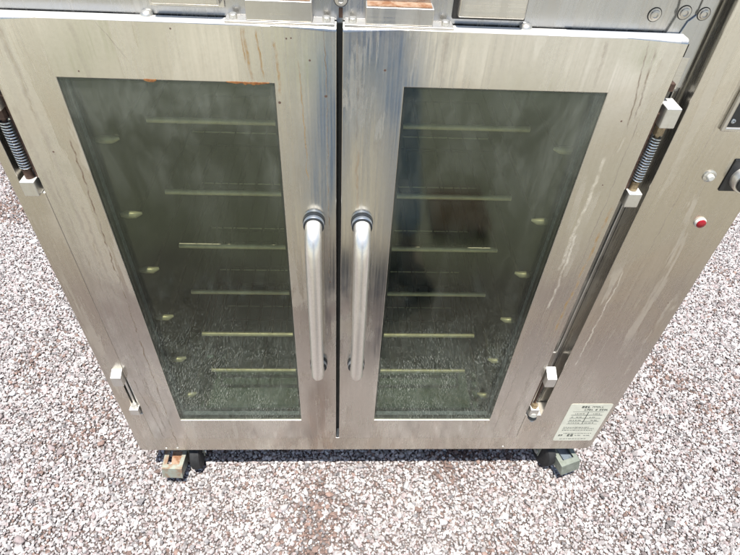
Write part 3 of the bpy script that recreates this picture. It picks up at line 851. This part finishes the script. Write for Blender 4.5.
# casters
def caster(cx, cy, ang, front, label=None):
    """swivel caster; ang turns the brake pedal's pointing direction away from -Y"""
    rot = Matrix.Rotation(ang, 4, 'Z')
    T = Matrix.Translation((cx, cy, 0)) @ rot
    def fin(bm): bmesh.ops.transform(bm, matrix=T, verts=bm.verts); return bm
    bm = bmesh.new()
    box(bm, -0.036, 0.036, -0.020, 0.046, 0.128, 0.1345)
    lathe(bm, (0, 0, 0.1278), (0, 0, -1), [(0, 0.030), (0.012, 0.030), (0.016, 0.024)], 20)
    box(bm, -0.024, -0.020, -0.012, 0.035, 0.040, 0.118); box(bm, 0.020, 0.024, -0.012, 0.035, 0.040, 0.118)
    box(bm, -0.0198, 0.0198, -0.010, 0.035, 0.114, 0.118)
    f = link('caster', fin(bm), M['galv'], oven, bevel=0.001, label=label)
    bm = bmesh.new()
    lathe(bm, (-0.0165, 0.000, 0.055), (1, 0, 0), [(0, 0.030), (0.0, 0.046), (0.004, 0.054), (0.016, 0.056), (0.029, 0.054), (0.033, 0.044), (0.033, 0.030)], 32)
    w = link('wheel', fin(bm), M['rubber'], f)
    bm = bmesh.new(); cyl(bm, (-0.028, 0.000, 0.055), (1, 0, 0), 0.008, 0.056, 12)
    link('axle', fin(bm), M['bolt'], f)
    if front:
        return f
    return f
def pedal(f, corners_top, drop, mat):
    """brake pedal: frame with a window, a folded front lip; corners back-left, back-right, front-right, front-left"""
    bl, br, fr, fl = [Vector(c) for c in corners_top]
    def pt(u, v, dz=0): return bl.lerp(br, u).lerp(fl.lerp(fr, u), v) + Vector((0, 0, dz))
    bm = bmesh.new()
    us = [0, 0.22, 0.80, 1]; vs2 = [0, 0.14, 0.78, 1]
    V = {}
    def vv(i, j, k):
        if (i, j, k) not in V: V[(i, j, k)] = bm.verts.new(pt(us[i], vs2[j], 0 if k == 0 else -0.004))
        return V[(i, j, k)]
    full = lambda i, j: 0 <= i < 3 and 0 <= j < 3 and (i, j) != (1, 1)
    for i in range(3):
        for j in range(3):
            if not full(i, j): continue
            bm.faces.new((vv(i, j, 0), vv(i + 1, j, 0), vv(i + 1, j + 1, 0), vv(i, j + 1, 0)))
            bm.faces.new((vv(i, j, 1), vv(i, j + 1, 1), vv(i + 1, j + 1, 1), vv(i + 1, j, 1)))
            for (di, dj, e) in ((-1, 0, ((i, j), (i, j + 1))), (1, 0, ((i + 1, j), (i + 1, j + 1))), (0, -1, ((i, j), (i + 1, j))), (0, 1, ((i, j + 1), (i + 1, j + 1)))):
                if not full(i + di, j + dj):
                    (a, b), (c_, d_) = e
                    bm.faces.new((vv(a, b, 0), vv(c_, d_, 0), vv(c_, d_, 1), vv(a, b, 1)))
    # sloping front lip and side cheeks
    dirf = ((fl - bl).normalized())
    lipf = dirf * 0.012
    for (p, q, off) in ((fl, fr, lipf),):
        a = [p, q, q + off - Vector((0, 0, drop)), p + off - Vector((0, 0, drop))]
        A = [bm.verts.new(x) for x in a]; B = [bm.verts.new(x - dirf * 0.003 - Vector((0, 0, 0.002))) for x in a]
        bm.faces.new(A); bm.faces.new(B[::-1])
        for i in range(4): bm.faces.new((A[i], B[i], B[(i + 1) % 4], A[(i + 1) % 4]))
    sd = (br - bl).normalized() * 0.003
    for (p, q, o2) in ((bl, fl, sd), (br, fr, -sd)):
        a = [p - Vector((0, 0, .004)), q - Vector((0, 0, .004)), q + lipf * 0.8 - Vector((0, 0, drop)), p - Vector((0, 0, drop + 0.012))]
        A = [bm.verts.new(x) for x in a]; B = [bm.verts.new(x + o2) for x in a]
        bm.faces.new(A); bm.faces.new(B[::-1])
        for i in range(4): bm.faces.new((A[i], B[i], B[(i + 1) % 4], A[(i + 1) % 4]))
    link('brake_pedal', bm, mat, f, bevel=0.0008)
    # plate seen through the window
    bm = bmesh.new()
    a = [pt(0.30, 0.10, -0.010), pt(0.84, 0.10, -0.010), pt(0.84, 0.82, -0.012), pt(0.38, 0.82, -0.012)]
    A = [bm.verts.new(x) for x in a]; B = [bm.verts.new(x - Vector((0, 0, 0.003))) for x in a]
    bm.faces.new(A); bm.faces.new(B[::-1])
    for i in range(4): bm.faces.new((A[i], B[i], B[(i + 1) % 4], A[(i + 1) % 4]))
    link('pedal_plate', bm, M['spacer'] if mat is M['galv'] else M['plate_rust'], f)
f = caster(-0.452, 0.040, R(6), True, 'front left caster with a rust stained brake pedal')
pedal(f, [(-0.541, 0.035, 0.086), (-0.474, 0.035, 0.086), (-0.481, -0.033, 0.080), (-0.542, -0.030, 0.080)], 0.034, M['galv_rust'])
f = caster(0.662, 0.044, R(18), True, 'front right caster with a bare grey brake pedal')
pedal(f, [(0.672, 0.045, 0.086), (0.738, 0.060, 0.086), (0.763, -0.010, 0.080), (0.697, -0.032, 0.080)], 0.034, M['galv'])
caster(-0.49, 0.60, R(170), False); caster(0.67, 0.60, R(190), False)

# ------------------------------------------------------------------ wire racks
def rack(z):
    root = empty('oven_rack', (-0.005, 0.155, z))
    bm = bmesh.new(); tube(bm, [(-0.385, 0.155, z), (0.375, 0.155, z)], 0.0060, 12); link('front_rod', bm, M['rack'], root)
    bm = bmesh.new(); 
    for xx in (-0.385, 0.375): tube(bm, [(xx, 0.1595, z), (xx, 0.60, z)], 0.0035, 8)
    tube(bm, [(-0.385, 0.604, z), (0.375, 0.604, z)], 0.0035, 8)
    link('side_frame', bm, M['rack_shaded'], root)
    for yy in (0.36, 0.42):
        bm = bmesh.new(); tube(bm, [(-0.3812, yy, z - 0.0055), (0.3712, yy, z - 0.0055)], 0.0018, 8); link('cross_rod', bm, M['rack'] if yy > 0.4 else M['rack_shaded'], root)
    first = None
    for k in range(19):
        xx = -0.345 + k * 0.038
        if first is None:
            bm = bmesh.new(); tube(bm, [(xx, 0.1560, z + 0.0066), (xx, 0.165, z + 0.0072), (xx, 0.600, z + 0.0060)], 0.0014, 6)
            first = link('wire', bm, M['rack_shaded'], root)
        else:
            w = first.copy(); C.objects.link(w); w.parent = root; w.location = (k * 0.038, 0, 0)
    return root
rz = [1.144, 0.973, 0.818, 0.662, 0.494, 0.327]
for z_, nm in zip(rz, ['topmost wire oven rack seen through the hazy upper glass', 'second wire oven rack from the top, level above the handle mounts',
                       'third wire oven rack from the top, behind the upper handles', 'fourth wire oven rack from the top, behind the lower half of the handles',
                       'fifth wire oven rack from the top, just above the lowest one', 'lowest wire oven rack near the spattered bottom of the glass']):
    tag(rack(z_), nm, 'oven rack', 'wire racks inside the oven')

# ------------------------------------------------------------------ the photographer, seen mirrored in the right glass
def skin_mesh(name, verts, edges, radii, root_i, mat, parent, sub=2, label=None):
    off = world_loc(parent) if parent else Vector((0, 0, 0))
    me = bpy.data.meshes.new(name)
    me.from_pydata([tuple(Vector(v_) - off) for v_ in verts], edges, [])
    o = bpy.data.objects.new(name, me); C.objects.link(o); o.parent = parent
    sk = o.modifiers.new('skin', 'SKIN'); sk.use_smooth_shade = True
    me.update()
    if not me.skin_vertices: 
        bpy.context.view_layer.objects.active = o
        me.attributes
    for i, r_ in enumerate(radii):
        rr_ = r_ if isinstance(r_, tuple) else (r_, r_)
        me.skin_vertices[0].data[i].radius = rr_
        me.skin_vertices[0].data[i].use_root = (i == root_i)
    ss2 = o.modifiers.new('sub', 'SUBSURF'); ss2.levels = sub; ss2.render_levels = sub
    me.materials.append(mat)
    if label: o['label'] = label
    return o
M['skin'] = simple('skin', (0.52, 0.31, 0.22), 0.5, 0, 0.1, 30)
M['denim'] = simple('blue_denim', (0.42, 0.62, 0.86), 0.85, 0, 0.35, 25, 0.3)
M['shirt'] = simple('pale_blue_shirt', (0.25, 0.40, 0.68), 0.85, 0, 0.15, 18, 0.3)
M['shoe'] = simple('brown_suede', (0.46, 0.34, 0.27), 0.85, 0, 0.3, 60)
M['sole'] = simple('pale_sole', (0.62, 0.58, 0.50), 0.7)
M['hair'] = simple('brown_hair', (0.05, 0.03, 0.02), 0.6, 0, 0.4, 90)
person = empty('person', (0.09, -1.12, 0))
tag(person, 'standing photographer in blue jeans and brown shoes reflected in the right oven glass', 'person')
PX = 0.09; hy = -1.20
hipL, hipR = (PX - 0.09, hy, 0.92), (PX + 0.09, hy, 0.92)
kneeL, kneeR = (PX - 0.15, hy + 0.05, 0.50), (PX + 0.155, hy + 0.10, 0.50)
ankL, ankR = (PX - 0.19, hy + 0.03, 0.09), (PX + 0.205, hy + 0.16, 0.09)
shL, shR = (PX - 0.19, hy + 0.02, 1.44), (PX + 0.19, hy + 0.02, 1.44)
elL, elR = (PX - 0.25, hy + 0.14, 1.20), (PX + 0.25, hy + 0.14, 1.20)
wrL, wrR = (-0.105, -0.98, 1.60), (0.105, -0.98, 1.60)
def lerp(a, b, t): return tuple(a[i] + (b[i] - a[i]) * t for i in range(3))
# continuous body: pelvis root, legs, trunk, neck, head, arms, palms and fingers
V_ = [(PX, hy, 0.97)]; E_ = []; Rr = [(0.13, 0.10)]
def chain(start, items):
    prev = start
    for p, r_ in items:
        V_.append(p); Rr.append(r_); E_.append((prev, len(V_) - 1)); prev = len(V_) - 1
    return prev
chain(0, [(hipL, 0.085), (lerp(hipL, kneeL, .5), 0.075), (kneeL, 0.055), (lerp(kneeL, ankL, .35), 0.056), (ankL, 0.036)])
chain(0, [(hipR, 0.085), (lerp(hipR, kneeR, .5), 0.075), (kneeR, 0.055), (lerp(kneeR, ankR, .35), 0.056), (ankR, 0.036)])
chest = chain(0, [((PX, hy, 1.12), (0.125, 0.09)), ((PX, hy + 0.01, 1.30), (0.15, 0.105))])
neck = chain(chest, [((PX, hy + 0.01, 1.45), (0.09, 0.07)), ((PX, hy + 0.02, 1.53), 0.052)])
chain(neck, [((PX, hy + 0.035, 1.60), (0.066, 0.078)), ((PX, hy + 0.035, 1.67), (0.076, 0.092)), ((PX, hy + 0.02, 1.745), (0.058, 0.07))])
for sh, el, wr, s in ((shL, elL, wrL, 1), (shR, elR, wrR, -1)):
    w = chain(chest, [(sh, 0.058), (lerp(sh, el, .5), 0.046), (el, 0.039), (lerp(el, wr, .3), 0.038), (wr, 0.026)])
    palm = chain(w, [((wr[0] + s * 0.006, wr[1] + 0.045, wr[2] + 0.055), (0.036, 0.016))])
    for k in range(4):
        bx0, by0, bz0 = wr[0] + s * 0.008, wr[1] + 0.062 - k * 0.004, wr[2] + 0.115 - k * 0.021
        ln = (0.92, 1.0, 0.95, 0.78)[k]
        chain(palm, [((bx0, by0, bz0), 0.0088), ((bx0 + s * 0.022 * ln, by0 + 0.022 * ln, bz0 + 0.004), 0.008), ((bx0 + s * 0.038 * ln, by0 + 0.020 * ln, bz0 + 0.003), 0.0072)])
    chain(palm, [((wr[0] + s * 0.026, wr[1] + 0.030, wr[2] + 0.062), 0.011), ((wr[0] + s * 0.042, wr[1] + 0.022, wr[2] + 0.085), 0.0085)])
skin_mesh('body', V_, E_, Rr, 0, M['skin'], person)
# face
bm = bmesh.new()
hc = Vector((PX, hy + 0.035, 1.665))
tube(bm, [hc + Vector((0, 0.080, 0.025)), hc + Vector((0, 0.098, 0.0)), hc + Vector((0, 0.108, -0.022)), hc + Vector((0, 0.088, -0.03))], [0.007, 0.009, 0.013, 0.008], 10)
link('nose', bm, M['skin'], person)
for s in (-1, 1):
    bm = bmesh.new(); bmesh.ops.create_uvsphere(bm, u_segments=14, v_segments=10, radius=0.012, matrix=Matrix.Translation(hc + Vector((s * 0.031, 0.079, 0.018)))); link('eye', bm, M['white'], person)
    bm = bmesh.new(); bmesh.ops.create_uvsphere(bm, u_segments=12, v_segments=8, radius=0.024, matrix=Matrix.Translation(hc + Vector((s * 0.078, 0.0, 0.005))) @ Matrix.Diagonal((0.35, 0.7, 1.2, 1))); link('ear', bm, M['skin'], person)
bm = bmesh.new(); bmesh.ops.create_uvsphere(bm, u_segments=14, v_segments=8, radius=0.024, matrix=Matrix.Translation(hc + Vector((0, 0.082, -0.045))) @ Matrix.Diagonal((1, 0.4, 0.3, 1)))
link('mouth', bm, simple('lips', (0.42, 0.16, 0.13), 0.5), person)
bm = bmesh.new(); bmesh.ops.create_uvsphere(bm, u_segments=28, v_segments=20, radius=1, matrix=Matrix.Translation(hc + Vector((0, -0.016, 0.035))) @ Matrix.Diagonal((0.087, 0.098, 0.088, 1)))
for q in bm.verts:
    q.co += Vector((noise.noise(q.co * 45), noise.noise(q.co * 45 + Vector((9, 0, 0))), noise.noise(q.co * 45 + Vector((0, 9, 0))))) * 0.006
link('hair', bm, M['hair'], person)
# trousers, shirt, shoes
V_ = [(PX, hy, 0.985)]; E_ = []; Rr = [(0.150, 0.118)]
for hp, kn_, an, s in ((hipL, kneeL, ankL, -1), (hipR, kneeR, ankR, 1)):
    chain(0, [(hp, 0.100), (lerp(hp, kn_, .5), 0.090), (kn_, 0.070), (lerp(kn_, an, .5), 0.068), (lerp(kn_, an, .93), 0.062)])
chain(0, [((PX, hy, 1.08), (0.140, 0.108))])
skin_mesh('jeans', V_, E_, Rr, 0, M['denim'], person)
V_ = [(PX, hy, 0.90)]; E_ = []; Rr = [(0.160, 0.128)]
c_ = chain(0, [((PX, hy, 1.14), (0.148, 0.112)), ((PX, hy + 0.01, 1.30), (0.168, 0.122))])
chain(c_, [((PX, hy + 0.01, 1.455), (0.10, 0.082))])
for sh, el in ((shL, elL), (shR, elR)):
    chain(c_, [(sh, 0.072), (lerp(sh, el, .65), 0.062)])
skin_mesh('shirt', V_, E_, Rr, 0, M['shirt'], person)
for an, s in ((ankL, -1), (ankR, 1)):
    d = Vector((s * 0.10, 1, 0)).normalized(); w = Vector((d.y, -d.x, 0))
    a0 = Vector((an[0], an[1], 0))
    for nm, mt, zlo, zhi, gr in (('shoe', M['shoe'], 0.020, None, 1.0), ('sole', M['sole'], -0.001, 0.0205, 1.06)):
        bm = bmesh.new()
        prof = [(-0.075, 0.026, 0.080), (-0.055, 0.036, 0.092), (0.0, 0.038, 0.100), (0.06, 0.042, 0.080), (0.12, 0.048, 0.062), (0.165, 0.044, 0.052), (0.195, 0.030, 0.040), (0.207, 0.012, 0.030)]
        rings = []
        for (t_, hw, ht) in prof:
            top = ht if zhi is None else zhi
            ring = []
            for k in range(14):
                a = 2 * PI * k / 14
                zz = (zlo + top) / 2 + math.sin(a) * (top - zlo) / 2
                sq = 1.0 if math.sin(a) < 0 else (0.75 if zhi is None else 1.0)
                cx = math.copysign(abs(math.cos(a)) ** 0.6, math.cos(a)) * hw * gr * (sq if math.sin(a) > 0.5 else 1)
                ring.append(bm.verts.new(a0 + d * (t_ * (1.0 if zhi is None else 1.03)) + w * cx + Vector((0, 0, zz))))
            rings.append(ring)
        for p_, q_ in zip(rings, rings[1:]):
            for k in range(14): bm.faces.new((p_[k], p_[(k + 1) % 14], q_[(k + 1) % 14], q_[k]))
        bm.faces.new(rings[0][::-1]); bm.faces.new(rings[-1])
        link(nm, bm, mt, person)
# the phone in the hands, just behind the camera
ph = empty('phone', cam.matrix_world.translation - fwd * 0.012)
tag(ph, 'black phone held level in both hands by the photographer', 'phone')
bm = bmesh.new(); box(bm, -0.075, 0.075, -0.036, 0.036, -0.004, 0.004)
mm = cam.matrix_world.copy(); mm.translation = cam.matrix_world.translation - fwd * 0.012
bmesh.ops.transform(bm, matrix=mm @ Matrix.Translation((0.045, -0.02, 0)), verts=bm.verts)
link('case', bm, M['black'], ph, bevel=0.003)
bm = bmesh.new(); box(bm, -0.071, 0.071, -0.032, 0.032, 0.0042, 0.0046)
bmesh.ops.transform(bm, matrix=mm @ Matrix.Translation((0.045, -0.02, 0)), verts=bm.verts)
link('screen', bm, M['ring'], ph)

# weathered wooden pallet behind the photographer (mirrored in the right glass)
pal = empty('wooden_pallet', (0.56, -1.30, 0))
tag(pal, 'low brown wooden pallet lying on gravel, mirrored in the right glass', 'pallet')
for k in range(4):
    bm = bmesh.new(); yy = -1.45 + k * 0.082; box(bm, 0.42, 0.70, yy, yy + 0.062, 0.062, 0.078)
    link('board', bm, M['wood'], pal, bevel=0.002)
for k in range(2):
    bm = bmesh.new(); xx = 0.435 + k * 0.21; box(bm, xx, xx + 0.04, -1.445, -1.15, 0.004, 0.0615)
    link('bearer', bm, M['wood'], pal, bevel=0.002)
